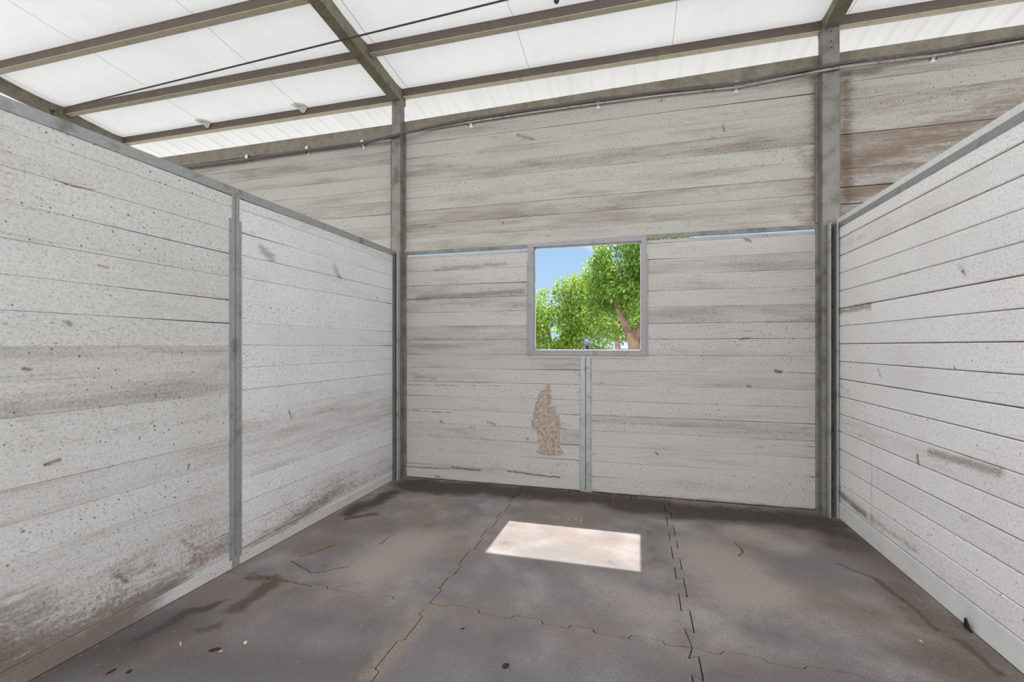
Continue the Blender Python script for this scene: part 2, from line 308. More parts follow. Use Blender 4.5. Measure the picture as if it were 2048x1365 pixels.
# ------------------------------------------------------------------ floor
def floor_material():
    m, nt, b = new_mat('dusty_rubber')
    P = nd(nt, 'ShaderNodeTexCoord', out='Object')
    sp = nd(nt, 'ShaderNodeSeparateXYZ', {0: P}, out=None); x, y = sp.outputs[0], sp.outputs[1]
    tone = nd(nt, 'ShaderNodeAttribute', out='Fac', attribute_name='tone')
    big = noise(nt, P, 1.1, 5, .6); mid = noise(nt, P, 4.5, 6, .65); fine = noise(nt, P, 150.0, 3, .7); med = noise(nt, P, 38.0, 4, .65)
    warm = noise(nt, V_(nt, 'ADD', P, (5, 3, 0)), 1.7, 4, .55)
    c = mix(nt, ramp(nt, warm, .38, .62), srgb(112, 108, 108), srgb(122, 110, 102))
    c = mix(nt, ramp(nt, M_(nt, 'MULTIPLY_ADD', mid, .5, M_(nt, 'MULTIPLY', big, .5)), .44, .72), c, srgb(150, 144, 142))
    c = mix(nt, ramp(nt, mid, .40, .28, 0, .8), c, srgb(84, 78, 78))
    # bluish rubber showing through towards the doorway
    c = mix(nt, M_(nt, 'MULTIPLY', ramp(nt, M_(nt, 'ADD', y, M_(nt, 'MULTIPLY', mid, .8)), -1.1, -2.0), .72), c, srgb(88, 86, 92))
    wob = nd(nt, 'ShaderNodeVectorMath', {0: V_(nt, 'MULTIPLY', V_(nt, 'SUBTRACT', nd(nt, 'ShaderNodeTexNoise', {'Vector': P, 'Scale': 5.0, 'Detail': 4.0}, out=1), (.5, .5, .5)), (1, 1, 0)), 'Scale': .22}, operation='SCALE')
    PW = V_(nt, 'ADD', P, wob)
    wob2 = nd(nt, 'ShaderNodeVectorMath', {0: wob, 'Scale': .38}, operation='SCALE'); PS = V_(nt, 'ADD', P, wob2)
    def stain(caps, col, pos=PW, k=.5, lo=.1, hi=.55, nz=med):
        nonlocal c
        mk = capsules(nt, pos, caps)
        f = ramp(nt, M_(nt, 'MULTIPLY_ADD', M_(nt, 'SUBTRACT', nz, .5), k, mk), lo, hi)
        c = mix(nt, M_(nt, 'MULTIPLY', f, ramp(nt, mk, 0, .25)), c, col)
    # light dusty areas
    stain([(F(820, 1090), F(760, 1130), .5, .5), (F(1230, 1180), F(1300, 1220), .35, .4), (F(1420, 1110), F(1500, 1180), .45, .6), (F(1480, 1060), F(1560, 1090), .3, .5)], srgb(150, 140, 134), k=.3)
    # brown dirt
    stain([(F(820, 970), F(1250, 1000), .34, 1.0), (F(1250, 1010), F(1640, 1045), .36, 1.0), (F(1650, 1050), F(1700, 1090), .30, .9), (F(690, 1030), F(790, 985), .18, .8)], srgb(50, 39, 32), k=.8, lo=.12, hi=.85, nz=mid)
    stain([(F(1700, 1090), F(1800, 1150), .30, .7), (F(1800, 1180), F(1960, 1310), .26, .75), (F(1880, 1320), F(1960, 1360), .3, .8), (F(1560, 1120), F(1640, 1140), .2, .35)], srgb(94, 82, 75), k=.8, lo=.1, hi=1.0)
    stain([(F(660, 1050), F(770, 1060), .22, .7), (F(600, 1100), F(660, 1090), .2, .75), (F(440, 1190), F(540, 1175), .22, .8), (F(330, 1290), F(500, 1230), .22, .6), (F(230, 1330), F(420, 1290), .2, .5)], srgb(108, 94, 85), k=.9, lo=.1, hi=1.0)
    stain([(F(540, 1170), F(480, 1215), .10, 1.0), (F(480, 1160), F(540, 1160), .06, .8), (F(690, 1040), F(740, 1030), .06, .9)], srgb(70, 57, 48), k=.8, lo=.1, hi=.9)
    stain([(F(100, 1340), F(330, 1260), .34, .85), (F(330, 1330), F(700, 1340), .35, .55), (F(1300, 1350), F(1700, 1355), .25, .4)], srgb(66, 58, 55), k=.6, lo=.1, hi=1.0, nz=mid)
    # black wet marks
    stain([(F(300, 1268), F(360, 1240), .07, 1.0), (F(350, 1240), F(425, 1210), .06, 1.0), (F(390, 1265), F(430, 1250), .05, .6), (F(1000, 1060), F(1010, 1050), .1, .0)], srgb(46, 44, 46), k=.6, lo=.1, hi=.9)
    # tan sawdust trails
    stain([(F(870, 1205), F(745, 1350), .10, .85), (F(900, 1105), F(925, 1098), .07, .8), (F(570, 1105), F(600, 1085), .06, .8), (F(1020, 1010), F(865, 1200), .04, .5), (F(700, 1165), F(720, 1165), .05, .6)], srgb(126, 112, 101), pos=PS, k=1.4, lo=.15, hi=1.0)
    # dark cracks and worn folds
    stain([(F(1676, 1128), F(1750, 1158), .026, .7), (F(1750, 1158), F(1815, 1205), .034, .8), (F(1815, 1205), F(1880, 1262), .026, .7), (F(1925, 1285), F(1995, 1350), .04, .7), (F(1470, 1085), F(1487, 1105), .015, .8), (F(1487, 1105), F(1480, 1115), .012, .8),
           (F(598, 1115), F(668, 1090), .012, 1), (F(585, 1125), F(620, 1145), .012, .9), (F(620, 1145), F(700, 1135), .012, .7), (F(760, 1090), F(790, 1070), .012, .6), (F(530, 1155), F(620, 1172), .010, .9)], srgb(74, 62, 56), pos=PS, k=.9, lo=.05, hi=.8)
    c = mix(nt, ramp(nt, fine, .42, .66, 0, .70), c, tuple(k * .62 for k in srgb(118, 112, 110)))
    c = mix(nt, ramp(nt, fine, .46, .30, 0, .45), c, (.30, .288, .285))
    c = mix(nt, ramp(nt, med, .60, .80, 0, .35), c, srgb(166, 158, 154))
    c = nd(nt, 'ShaderNodeVectorMath', {0: c, 'Scale': 1.34}, operation='SCALE')
    nt.links.new(c, b.inputs['Base Color']); b.inputs['Roughness'].default_value = .85
    bump(nt, b, M_(nt, 'ADD', fine, M_(nt, 'MULTIPLY', med, .6)), .5, .004)
    return m
RUBBER = floor_material()
SAND = flat('packed_sand', srgb(84, 70, 58), .9, 60)
SOIL = flat('dry_yard_soil', srgb(168, 164, 156), .95, 1.5, .2)

mb = MB(); mb.box(-6, 10, -4.6, .02, -.10, -.016); tag(mb.build('floor', SAND), kind='structure')
mb = MB(); mb.box(-90, 90, -60, 160, -.40, -.10); tag(mb.build('ground', SOIL), 'dry sandy yard ground around the stable', kind='structure')

def seam(p0, p1, pitch, amp, skew, seed):
    """Interlocking edge from p0 to p1: square teeth of depth amp."""
    r = random.Random(seed); d = Vector((p1[0] - p0[0], p1[1] - p0[1])); Ln = d.length; d /= Ln; n = Vector((-d.y, d.x))
    pts = [Vector(p0[:2])]; s = pitch * .6; side = 1
    while s < Ln - pitch * .5:
        a = amp * side
        for ss, aa in ((s, -a), (s + skew, a)):
            pts.append(Vector(p0[:2]) + d * ss + n * aa)
        side = -side; s += pitch * r.uniform(.75, 1.25)
    pts.append(Vector(p1[:2])); return pts
XA, XB, YS = 1.253, 2.432, -1.905
v1b = seam((XA, .0), (XA, YS), .17, .010, .015, 1); v1f = seam((XA + .005, YS), (XA + .01, -3.8), .15, .012, .01, 2)
v2b = seam((XB + .012, .0), (XB, YS), .135, .019, -.022, 3); v2f = seam((XB, YS), (XB - .01, -3.8), .135, .019, -.022, 4)
h1 = seam((XL + .004, YS), (XA, YS + .005), .16, .010, .01, 5); h2 = seam((XA, YS + .01), (XB, YS - .01), .14, .013, .012, 6); h3 = seam((XB, YS - .01), (XR - .004, YS - .035), .17, .012, .02, 7)
def mat_piece(label, poly, tone):
    bm = bmesh.new(); cen = sum(poly, Vector((0, 0))) / len(poly)
    vs = []; n = len(poly); inset = .0026
    poly = [p for k, p in enumerate(poly) if (p - poly[k - 1]).length > 1e-5]; n = len(poly)
    area = sum(poly[k - 1].x * poly[k].y - poly[k].x * poly[k - 1].y for k in range(n)); sg = 1 if area > 0 else -1
    for k in range(n):
        e0 = (poly[k] - poly[k - 1]).normalized(); e1 = (poly[(k + 1) % n] - poly[k]).normalized()
        n0 = Vector((-e0.y, e0.x)) * sg; n1 = Vector((-e1.y, e1.x)) * sg; m_ = n0 + n1
        m_ = n0 if m_.length < .2 else m_ / max(.3, m_.dot(n0))
        q = poly[k] + m_ * inset
        vs.append(bm.verts.new((q.x, q.y, 0)))
    f = bm.faces.new(vs)
    bmesh.ops.triangulate(bm, faces=[f])
    ext = bmesh.ops.extrude_face_region(bm, geom=list(bm.faces))
    for v in ext['geom']:
        if isinstance(v, bmesh.types.BMVert): v.co.z = -.016
    bmesh.ops.recalc_face_normals(bm, faces=bm.faces)
    me = bpy.data.meshes.new('rubber_mat'); bm.to_mesh(me); bm.free(); me.materials.append(RUBBER)
    at = me.attributes.new('tone', 'FLOAT', 'FACE'); at.data.foreach_set('value', [tone] * len(me.polygons))
    o = bpy.data.objects.new('rubber_mat', me); COL.objects.link(o)
    return tag(o, label, 'floor mat', 'interlocking rubber stall mats')
xl, xr = XL + .004, XR - .004
mat_piece('grey rubber mat in the corner below the splashed board partition, rust-brown smears on it', [Vector((xl, -.002))] + [Vector((XA, -.002))] + v1b[1:] + h1[::-1][1:], .3)
mat_piece('grey rubber mat under the window with the sunlit rectangle on it', [Vector((XA, -.002)), Vector((XB + .012, -.002))] + v2b[1:] + h2[::-1][1:] + v1b[::-1][1:-1], .5)
mat_piece('dusty rubber mat in the corner beside the clean grooved partition', [Vector((XB + .012, -.002)), Vector((xr, -.002))] + [h3[-1]] + h3[::-1][1:] + v2b[::-1][1:-1], .7)
mat_piece('rubber mat with black wet smears beside the muddy foot of the splashed partition', h1 + v1f + [Vector((xl, -3.8))], .45)
mat_piece('bluish grey rubber mat at the bottom centre of the photo, sawdust trail along one edge', h2 + v2f[1:] + [Vector((XA + .01, -3.8))] + v1f[::-1][1:-1], .6)
mat_piece('rubber mat at the bottom of the photo touching the grooved partition', h3 + [Vector((xr, -3.8)), Vector((XB - .01, -3.8))] + v2f[::-1][1:-1], .8)

# ------------------------------------------------------------------ boards
def boards(mb, axis, face, thick, u0, u1, zs, gap=.0016, cham=.002, seed=1, wob=.0012, chips=.25, tones=None, slope=None, gvar=(.15, .3, .6, 1.2)):
    """Rows of boards between the heights in zs. face: coordinate of the visible face; thick: signed depth behind it."""
    r = random.Random(seed); gprev = gap * .5
    for k in range(len(zs) - 1):
        z0, z1 = zs[k], zs[k + 1]; n = max(2, int(abs(u1 - u0) / .16)); tone = r.random() if tones is None else tones[k]
        dep = r.uniform(-.0012, .0012); rings = []; g0 = gprev; g1 = gap * r.choice(gvar); gprev = g1
        ch0 = r.random() < chips; cpos = r.choice((0, 1)); clen = r.uniform(.12, .45)
        for i in range(n + 1):
            t = i / n; u = u0 + (u1 - u0) * t
            a = z0 + g0 * .5 + wob * mnoise.noise((u * 3.1, z0 * 20, seed)); b_ = z1 - g1 * .5 + wob * mnoise.noise((u * 3.1, z1 * 20 + 7, seed))
            if ch0:
                e = t if cpos == 0 else 1 - t
                b_ -= .0045 * max(0, 1 - e / clen)
            sh = slope(u) if slope else 0
            if k == len(zs) - 2 and slope: b_ += sh
            f0 = face + dep; s = 1 if thick > 0 else -1
            prof = [(face + thick, a), (f0 + s * cham, a), (f0, a + cham), (f0, b_ - cham), (f0 + s * cham, b_), (face + thick, b_)]
            rings.append([((u, p, z) if axis == 0 else (p, u, z)) for p, z in prof])
        mb.loft(rings, tone=tone)
def rows(z0, z1, pitch, seed, j=.004):
    r = random.Random(seed); n = max(1, round((z1 - z0) / pitch)); h = (z1 - z0) / n
    return [z0 + h * k + (r.uniform(-j, j) if 0 < k < n else 0) for k in range(n + 1)]

# left partition: two framed panels
wl = empty('wall_left', (XL, -1.85, 0)); tag(wl, kind='structure')
def partition(root, face, sgn, spans, z_top, zs_list, mat, seeds, gap, cham, wob, chips, gvar=(.15, .3, .6, 1.2)):
    for (y0, y1), zs, sd in zip(spans, zs_list, seeds):
        mb = MB(); boards(mb, 1, face, sgn * .034, y0, y1, zs, gap, cham, sd, wob, chips, gvar=gvar)
        xa, xb = sorted((face + sgn * .012, face + sgn * .026)); mb.box(xa, xb, y0 + .004, y1 - .004, .01, z_top - .03, mi=1)
        mb.build('board_panel', [mat[spans.index((y0, y1))] if isinstance(mat, tuple) else mat, CORE], root)
YM = -1.854
zsl = [.002, .082] + [.082 + .128 * k for k in range(1, 16)] + [2.068]
zsl = [z for z in zsl if z < 2.05] + [2.070]
zsl2 = [z + (.006 if 0 < i < len(zsl) - 1 else 0) for i, z in enumerate(zsl)]
partition(wl, XL, -1, [(-4.0, YM - .006), (YM + .006, -.112)], 2.07, [zsl, zsl2], (MAT_LEFT, MAT_LEFT_BOUNCE), (11, 12), .0016, .0009, .0010, .25)
def channel_frame(root, name, y0, y1, face, sgn, zt, zb, w=.04, lip=True):
    """Galvanised U channel round one partition panel: top rail and two stiles, each 4 mm proud of the boards."""
    o = face - sgn * .004; i = face + sgn * .044
    xa, xb = min(o, i), max(o, i)
    mb = MB(); mb.box(xa, xb, y0, y1, zt - .048, zt); mb.build(name + '_rail', GALV, root, bev=.0015)
    return mb
for nm, y0, y1 in (('top', -4.0, YM - .002), ('top', YM + .002, -.112)):
    mb = MB(); mb.box(XL - .046, XL + .004, y0, y1, 2.070, 2.119); mb.build('top_rail', GALV, wl, bev=.0015)
for y0, y1, y2, y3 in ((YM - .022, YM - .002, YM - .040, YM - .018), (YM + .003, YM + .026, YM + .020, YM + .042)):
    mb = MB(); mb.box(XL - .044, XL + .005, y0, y1, .0, 2.072); mb.box(XL + .0002, XL + .0042, y2, y3, .05, 1.94); mb.build('stile', GALV, wl, bev=.001)
mb = MB(); mb.box(XL - .046, XL + .004, -.114, -.095, 0, 2.119); mb.build('stile', GALV, wl, bev=.0015)

# right partition
wr = empty('wall_right', (XR, -1.85, 0)); tag(wr, kind='structure')
zsr = [.002] + [.117 + .126 * k for k in range(16)] + [2.09]
partition(wr, XR, 1, [(-4.0, -.085)], 2.09, [zsr], MAT_RIGHT, (21,), .0042, .0040, .0005, 0, (.8, 1.0, 1.2))
mb = MB(); mb.box(XR - .004, XR + .046, -4.0, -.085, 2.082, 2.122); mb.build('top_rail', GALV, wr, bev=.0015)
mb = MB(); mb.box(XR + .001, XR + .042, -4.0, -.085, 2.122, 2.158); mb.build('rail_lip', GALV_NEW, wr, bev=.0015)
mb = MB(); mb.box(XR - .003, XR + .044, -.089, -.070, 0, 2.122); mb.build('stile', GALV, wr, bev=.0015)
m2 = flat('clean_grey_paint', (.74, .745, .745), .6, 8, .1, .05)
mb = MB(); mb.box(XR - .004, XR + .002, -4.0, -.092, .001, .113); tag(mb.build('baseboard_right', m2, wr, bev=.001))
m3 = board_material('whitewashed_foot_board', 1, (.62, .615, .60), srgb(140,132,124), .6, 1.2, GRIME, 0, 0, [(srgb(100, 84, 74), 26, .28, .66, [((XL, -4.2, .03), (XL, -2.45, .03), .34, 1.0)])], .4, .3)
mb = MB(); mb.box(XL - .002, XL + .0016, -4.0, -.118, .001, .062); mb.build('baseboard_left', m3, wl)

# back wall: three bays between the posts
wb = empty('wall_back', (1.8, 0, 0)); tag(wb, kind='structure')
TB = .04
def bay_top(x): return 3.349 + (x + .084) * .0185 if x > -.05 else 3.337
PX0, PX1 = .055, 3.590
up_c = rows(2.126, 3.262, .124, 31); up_l = rows(1.9, 3.215, .124, 32); up_r = rows(1.9, 3.318, .124, 33)
mb = MB(); boards(mb, 0, 0, TB, PX0, PX1, up_c, .0016, .0008, 41, .002, .5, slope=lambda u: .045 * (u - PX0) / (PX1 - PX0))
mb.box(PX0, PX1, .016, .03, 2.13, 3.30, mi=1); mb.build('upper_boards', [MAT_BACKUP, CORE], wb)
mb = MB(); boards(mb, 0, 0, TB, -5.5, -.0, up_l, .0016, .0008, 42, .002, .5); mb.box(-5.5, 0, .016, .03, 1.9, 3.2, mi=1)
boards(mb, 0, 0, TB, -5.5, 0, rows(0, 1.9, .126, 36), .0016, .0008, 49, .002, .3); mb.box(-5.5, 0, .016, .03, .01, 1.9, mi=1); mb.build('upper_boards', [MAT_BACKUP, CORE], wb)
mb = MB(); boards(mb, 0, 0, TB, 3.64, 9.0, up_r, .0016, .0008, 43, .002, .5, [.9, .8, .95, .7, .85, .6, .8, .3, .6, .5, .4] + [.5] * 4); mb.box(3.64, 9, .016, .03, 1.9, 3.3, mi=1)
boards(mb, 0, 0, TB, 3.64, 9.0, rows(0, 1.9, .126, 36), .0016, .0008, 48, .002, .3); mb.box(3.64, 9, .016, .03, .01, 1.9, mi=1); mb.build('upper_boards', [MAT_BACKUP, CORE], wb)
WX0, WX1, WZ0, WZ1 = 1.348, 2.251, 1.2, 2.101
lowz = rows(.004, 1.16, .1245, 34); sidez = [1.16] + rows(1.16, 2.060, .1245, 35)[1:]
sideR = [1.16] + rows(1.16, 2.078, .1245, 37)[1:]
def low(x0, x1, zs, sd, sl=None):
    mb = MB(); boards(mb, 0, 0, TB, x0, x1, zs, .0020, .0010, sd, .0018, .5, slope=sl)
    mb.box(x0, x1, .016, .03, zs[0] - .03, zs[-1] - .012, mi=1); mb.build('lower_boards', [MAT_BACKLOW, CORE], wb)
low(PX0, 1.752, lowz, 44); low(1.845, PX1, lowz, 45); low(PX0, 1.315, sidez, 46); low(2.285, PX1, sideR, 47)
# loose top strip of the lower boards: a thin bright slit stays open under the rail
mb = MB(); mb.box(.1, 1.315, .002, .014, 2.062, 2.083, .6); mb.build('slit_batten', MAT_BACKLOW, wb)
mb = MB(); mb.box(2.285, 3.528, .002, .014, 2.080, 2.1035, .6); mb.build('slit_batten', MAT_BACKLOW, wb)
def slab(mb, x0, x1, y0, y1, a0, a1, b0, b1):
    mb.hexa([(x0, y0, a0), (x1, y0, b0), (x1, y1, b0), (x0, y1, a0), (x0, y0, a1), (x1, y0, b1), (x1, y1, b1), (x0, y1, a1)])
for x0, x1, a0, a1, b0, b1 in ((-5.5, .008, 3.21, 3.335, 3.222, 3.347), (.100, 3.528, 3.248, 3.354, 3.306, 3.413), (3.642, 9.0, 3.318, 3.411, 3.336, 3.447)):
    mb = MB(); slab(mb, x0, x1, -.012, TB + .01, a0, a1, b0, b1); mb.build('top_plate', PLATE, wb, bev=.002)
for x0, x1, a0, a1 in ((.106, 1.345, 2.0905, 2.124), (2.255, 3.524, 2.112, 2.147)):
    mb = MB(); mb.box(x0, x1, -.014, -.0016, a0, a1); mb.build('wall_rail', POST, wb, bev=.0015)
# side channels beside the posts and the split stile under the window
for x0, x1, z1 in ((PX0 + .012, PX0 + .045, 2.09), (PX1 - .03, PX1 + .005, 2.112)):
    pass
for x0, x1 in ((.099, .120), (3.512, 3.529)):
    mb = MB(); mb.box(x0, x1, -.016, .012, 0, 2.118); mb.build('side_channel', POST, wb, bev=.0015)
for x0, x1, x2, x3 in ((1.754, 1.797, 1.746, 1.79), (1.801, 1.842, 1.806, 1.850)):
    mb = MB(); mb.box(x0, x1, -.010, TB, 0.0, 1.158); mb.box(x2, x3, -.005, .001, .02, .95); mb.box(1.790, 1.8005, .02, .03, 0, 1.15); mb.build('stile', GALV, wb, bev=.0015)

# the bare patch where paint peeled off below the window
pk = [(1097, 767), (1101, 775), (1102, 790), (1105, 800), (1101, 808), (1097, 815), (1106, 813), (1111, 812), (1112, 828), (1117, 830), (1121, 842), (1121, 862), (1119, 880), (1118, 890), (1130, 909), (1112, 912), (1098, 912), (1080, 908), (1072, 905),
      (1078, 893), (1077, 876), (1074, 862), (1063, 858), (1064, 842), (1067, 825), (1070, 812), (1074, 800), (1080, 784), (1088, 778)]
def peel_material():
    m, nt, b = new_mat('bare_rough_wood')
    P = nd(nt, 'ShaderNodeTexCoord', out='Object')
    a = noise(nt, V_(nt, 'MULTIPLY', P, (28, 1, 60)), 1.0, 5, .7); f = noise(nt, V_(nt, 'MULTIPLY', P, (60, 1, 30)), 1.0, 4, .7)
    c = mix(nt, ramp(nt, a, .38, .62), srgb(178, 165, 154), srgb(142, 125, 113)); c = mix(nt, ramp(nt, f, .56, .68, 0, .7), c, srgb(100, 82, 72)); c = mix(nt, ramp(nt, f, .44, .36, 0, .6), c, srgb(196, 184, 176))
    nt.links.new(c, b.inputs['Base Color']); bump(nt, b, a, .6, .006)
    return m
PEEL = peel_material()
bm = bmesh.new()
mid = []
for i, p in enumerate(pk):
    q = pk[(i + 1) % len(pk)]; mid.append(p)
    for t in (.33, .66): mid.append((p[0] + (q[0] - p[0]) * t + rnd.uniform(-1.3, 1.3), p[1] + (q[1] - p[1]) * t + rnd.uniform(-1.5, 1.5)))
f = bm.faces.new([bm.verts.new((lambda v: (v.x, -.0022, v.z))(onY(*p))) for p in mid])
e = bmesh.ops.extrude_face_region(bm, geom=[f])
for v in e['geom']:
    if isinstance(v, bmesh.types.BMVert): v.co.y = .001
bmesh.ops.recalc_face_normals(bm, faces=bm.faces)
me = bpy.data.meshes.new('bare_wood_patch'); bm.to_mesh(me); bm.free(); me.materials.append(PEEL)
o = bpy.data.objects.new('bare_wood_patch', me); COL.objects.link(o); o.parent = wb; o.location = -wb.location
o['label'] = 'brown bare wood where the white paint has peeled'

# window opening in a steel frame
w1 = empty('window_1', (1.8, 0, 1.2)); tag(w1, kind='structure')
FR = steel('window_steel', srgb(142, 140, 142), srgb(120, 116, 116), .5, .8, .25, .55)
mb = MB()
mb.box(WX0 - .046, WX0, -.016, .058, 1.158, 2.126); mb.build('window_frame', FR, w1, bev=.0015)
mb = MB(); mb.box(WX1, WX1 + .040, -.016, .058, 1.158, 2.150); mb.build('window_frame', FR, w1, bev=.0015)
mb = MB(); mb.box(WX0 - .046, WX1 + .040, -.018, .060, 1.155, WZ0); mb.build('window_sill', FR, w1, bev=.0015)
mb = MB(); slab(mb, WX0 - .002, WX1 + .002, -.015, .058, WZ1, 2.128, WZ1, 2.149); mb.build('window_head', FR, w1, bev=.0015)
mb = MB(); mb.box(WX0 - .058, WX0 - .044, -.012, .03, 1.157, 1.975); mb.box(WX1 + .038, WX1 + .052, -.012, .03, 1.157, 1.99); mb.build('window_flange', FR, w1, bev=.001)
mb = MB(); bd = .006
mb.box(WX0, WX0 + bd, .044, .058, WZ0, WZ1); mb.box(WX1 - bd, WX1, .044, .058, WZ0, WZ1); mb.box(WX0, WX1, .044, .058, WZ0, WZ0 + bd); mb.box(WX0, WX1, .044, .058, WZ1 - bd, WZ1)
mb.build('window_halo_strip', flat('halo_white', (.85, .85, .84), .5), w1)  # added white strip imitating the sunlit halo round the opening
mb = MB(); mb.box(WX0 - .03, WX1 + .03, -.008, .0, 1.132, 1.156); mb.build('apron_batten', MAT_BACKLOW, w1)

# ------------------------------------------------------------------ steel skeleton
def post(label, x0, x1, zt, holes):
    p = empty('steel_post', ((x0 + x1) / 2, -.04, 0)); tag(p, label, 'post', 'steel posts of the back wall')
    mb = MB(); mb.box(x0, x1, -.085, -.0015, 0, zt); mb.build('shaft', POST, p, bev=.003)
    for z in holes:
        mb = MB(); n = 10; c = Vector(((x0 + x1) / 2, -.0862, z))
        mb.loft([[(c.x + .006 * cos(2 * pi * k / n), yy, c.z + .006 * sin(2 * pi * k / n)) for k in range(n)] for yy in (-.0862, -.0845)]); mb.build('bolt_hole', CORE, p)
    return p
p1 = post('grey steel post at the corner with the splashed board partition', .010, .098, 3.56, (3.49, 3.40, 3.36))
p2 = post('grey steel post at the corner with the grooved board partition', 3.530, 3.640, 3.60, (3.535, 3.46, 3.415))
for pst, x0, x1, zt in ((p1, .040, .106, 2.10), (p2, 3.552, 3.612, 2.12)):
    mb = MB(); mb.box(x0, x1, -.094, -.086, 0, zt)
    mb.build('partition_channel', GROOVE_SHADE, pst, bev=.001)
    for a_, b_ in ((x0, x0 + .012), (x1 - .014, x1)):
        mb = MB(); mb.box(a_, b_, -.146, -.094, 0, zt); mb.build('channel_lip', GALV, pst, bev=.0015)
for pst, x0, x1, x2, x3 in ((p1, -.045, .008, .099, .112), (p2, 3.508, 3.529, 3.641, 3.672)):
    mb = MB(); mb.box(x0, x1, -.014, -.002, 1.95 if pst is p1 else 2.155, 3.20); mb.build('board_channel', PLATE, pst, bev=.001)
    mb = MB(); mb.box(x2, x3, -.014, -.002, 2.15, 3.24); mb.build('board_channel', PLATE, pst, bev=.001)

SL = .101
def rz(y): return -SL * y                        # roof rise towards the doorway
def rafter(label, x0, x1, zb, zt):
    r = empty('roof_rafter', ((x0 + x1) / 2, 0, zb)); tag(r, label, 'rafter', 'sloping roof rafters')
    y0, y1 = .02, -5.2
    mb = MB(); mb.hexa([(x0, y1, zb + rz(y1)), (x1, y1, zb + rz(y1)), (x1, y0, zb + rz(y0)), (x0, y0, zb + rz(y0)), (x0, y1, zt + rz(y1)), (x1, y1, zt + rz(y1)), (x1, y0, zt + rz(y0)), (x0, y0, zt + rz(y0))])
    mb.build('beam', RAFT, r, bev=.003)
    mb = MB(); mb.box(x0 + .02, x0 + .028, -.09, -.0, zb - .005, zb + .08); mb.build('end_plate', PURL, r, bev=.001)
    return r
rafter('olive grey steel rafter meeting the post beside the splashed partition', .008, .100, 3.510, 3.640)
rafter('short visible stub of steel rafter meeting the post beside the grooved partition', 3.535, 3.636, 3.550, 3.662)
rafter('mossy steel rafter over the neighbouring stall, half hidden behind the splashed partition', -3.52, -3.40, 3.500, 3.620)

def purlin(label, x0, x1, yc, zb, h=.078, d=.052):
    p = empty('roof_purlin', ((x0 + x1) / 2, yc, zb + rz(yc))); tag(p, label, 'purlin', 'roof purlins')
    a = zb + rz(yc + d / 2); ys, ye = yc - d / 2, yc + d / 2; zz = zb + rz(yc)
    mb = MB(); mb.box(x0, x1, ys, ye, zz + .004, zz + h); mb.build('web', PURL, p, bev=.002)
    mb = MB(); mb.box(x0 + .001, x1 - .001, ys - .001, ye + .003, zz, zz + .004); o = mb.build('bottom_flange', FLANGE_LIT, p); o['label'] = 'beige bottom flange, light from below painted in'
    for x in (x0, x1):
        s = 1 if x == x0 else -1
        mb = MB(); mb.box(min(x, x + s * .006), max(x, x + s * .006), ys - .006, ye + .004, zz - .003, zz + h - .01); mb.build('end_clip', PURL, p)
    return p
ZL, ZC, ZR = 3.532, 3.565, 3.580
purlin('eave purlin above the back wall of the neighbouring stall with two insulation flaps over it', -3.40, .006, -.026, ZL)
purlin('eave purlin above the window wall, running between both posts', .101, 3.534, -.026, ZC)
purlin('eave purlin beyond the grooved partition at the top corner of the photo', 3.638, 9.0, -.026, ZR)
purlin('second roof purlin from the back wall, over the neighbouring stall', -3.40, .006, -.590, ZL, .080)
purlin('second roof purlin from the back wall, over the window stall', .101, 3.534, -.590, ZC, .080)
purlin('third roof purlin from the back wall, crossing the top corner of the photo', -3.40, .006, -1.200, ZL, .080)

# ------------------------------------------------------------------ roof: insulation facing (ceiling) and ribbed sheet
def ceil_material():
    m, nt, b = new_mat('white_insulation_facing')
    P = nd(nt, 'ShaderNodeTexCoord', out='Object'); sp = nd(nt, 'ShaderNodeSeparateXYZ', {0: P}, out=None); x = sp.outputs[0]
    a = noise(nt, V_(nt, 'MULTIPLY', P, (14, 55, 1)), 1.0, 4, .65); f = noise(nt, P, 70.0, 4, .6); g = noise(nt, P, 2.0, 4, .6)
    c = mix(nt, ramp(nt, g, .4, .7), (.80, .80, .785), (.72, .72, .70)); c = mix(nt, ramp(nt, a, .62, .78, 0, .18), c, (.5, .5, .49))
    sm = None
    for s, wd in ((-2.19, .004), (-.985, .004), (.165, .005), (1.325, .0035), (2.49, .003), (-3.33, .004), (3.70, .004)):
        wx = M_(nt, 'ADD', x, M_(nt, 'MULTIPLY', M_(nt, 'SUBTRACT', noise(nt, P, 3.0, 2), .5), .02))
        l = ramp(nt, M_(nt, 'ABSOLUTE', M_(nt, 'SUBTRACT', wx, s)), wd * .4, wd * 1.3, 1, 0); sm = l if sm is None else M_(nt, 'MAXIMUM', sm, l)
    c = mix(nt, M_(nt, 'MULTIPLY', sm, .75), c, (.25, .25, .24))
    tr = nd(nt, 'ShaderNodeBsdfTranslucent', {'Color': mix(nt, M_(nt, 'MULTIPLY', sm, .6), (.82, .82, .81), (.3, .3, .29))})
    mx = nd(nt, 'ShaderNodeMixShader', {0: CEIL_T, 1: b.outputs[0], 2: tr}); nt.links.new(mx, nt.nodes['Material Output'].inputs[0])
    nt.links.new(c, b.inputs['Base Color']); b.inputs['Roughness'].default_value = .5
    bump(nt, b, M_(nt, 'ADD', a, M_(nt, 'MULTIPLY', f, .5)), .35, .006)
    return m
CEIL = ceil_material()
ce = MB()
PY = [.06, -.026, -.590, -1.200, -1.81, -2.42, -3.03, -3.64, -4.25, -4.86, -5.3]
ys = []
for i in range(len(PY) - 1):
    n = 20 if i < 4 else 10
    ys += [(PY[i] + (PY[i + 1] - PY[i]) * k / n, PY[i], PY[i + 1]) for k in range(n)]
ys.append((PY[-1], PY[-2], PY[-1]))
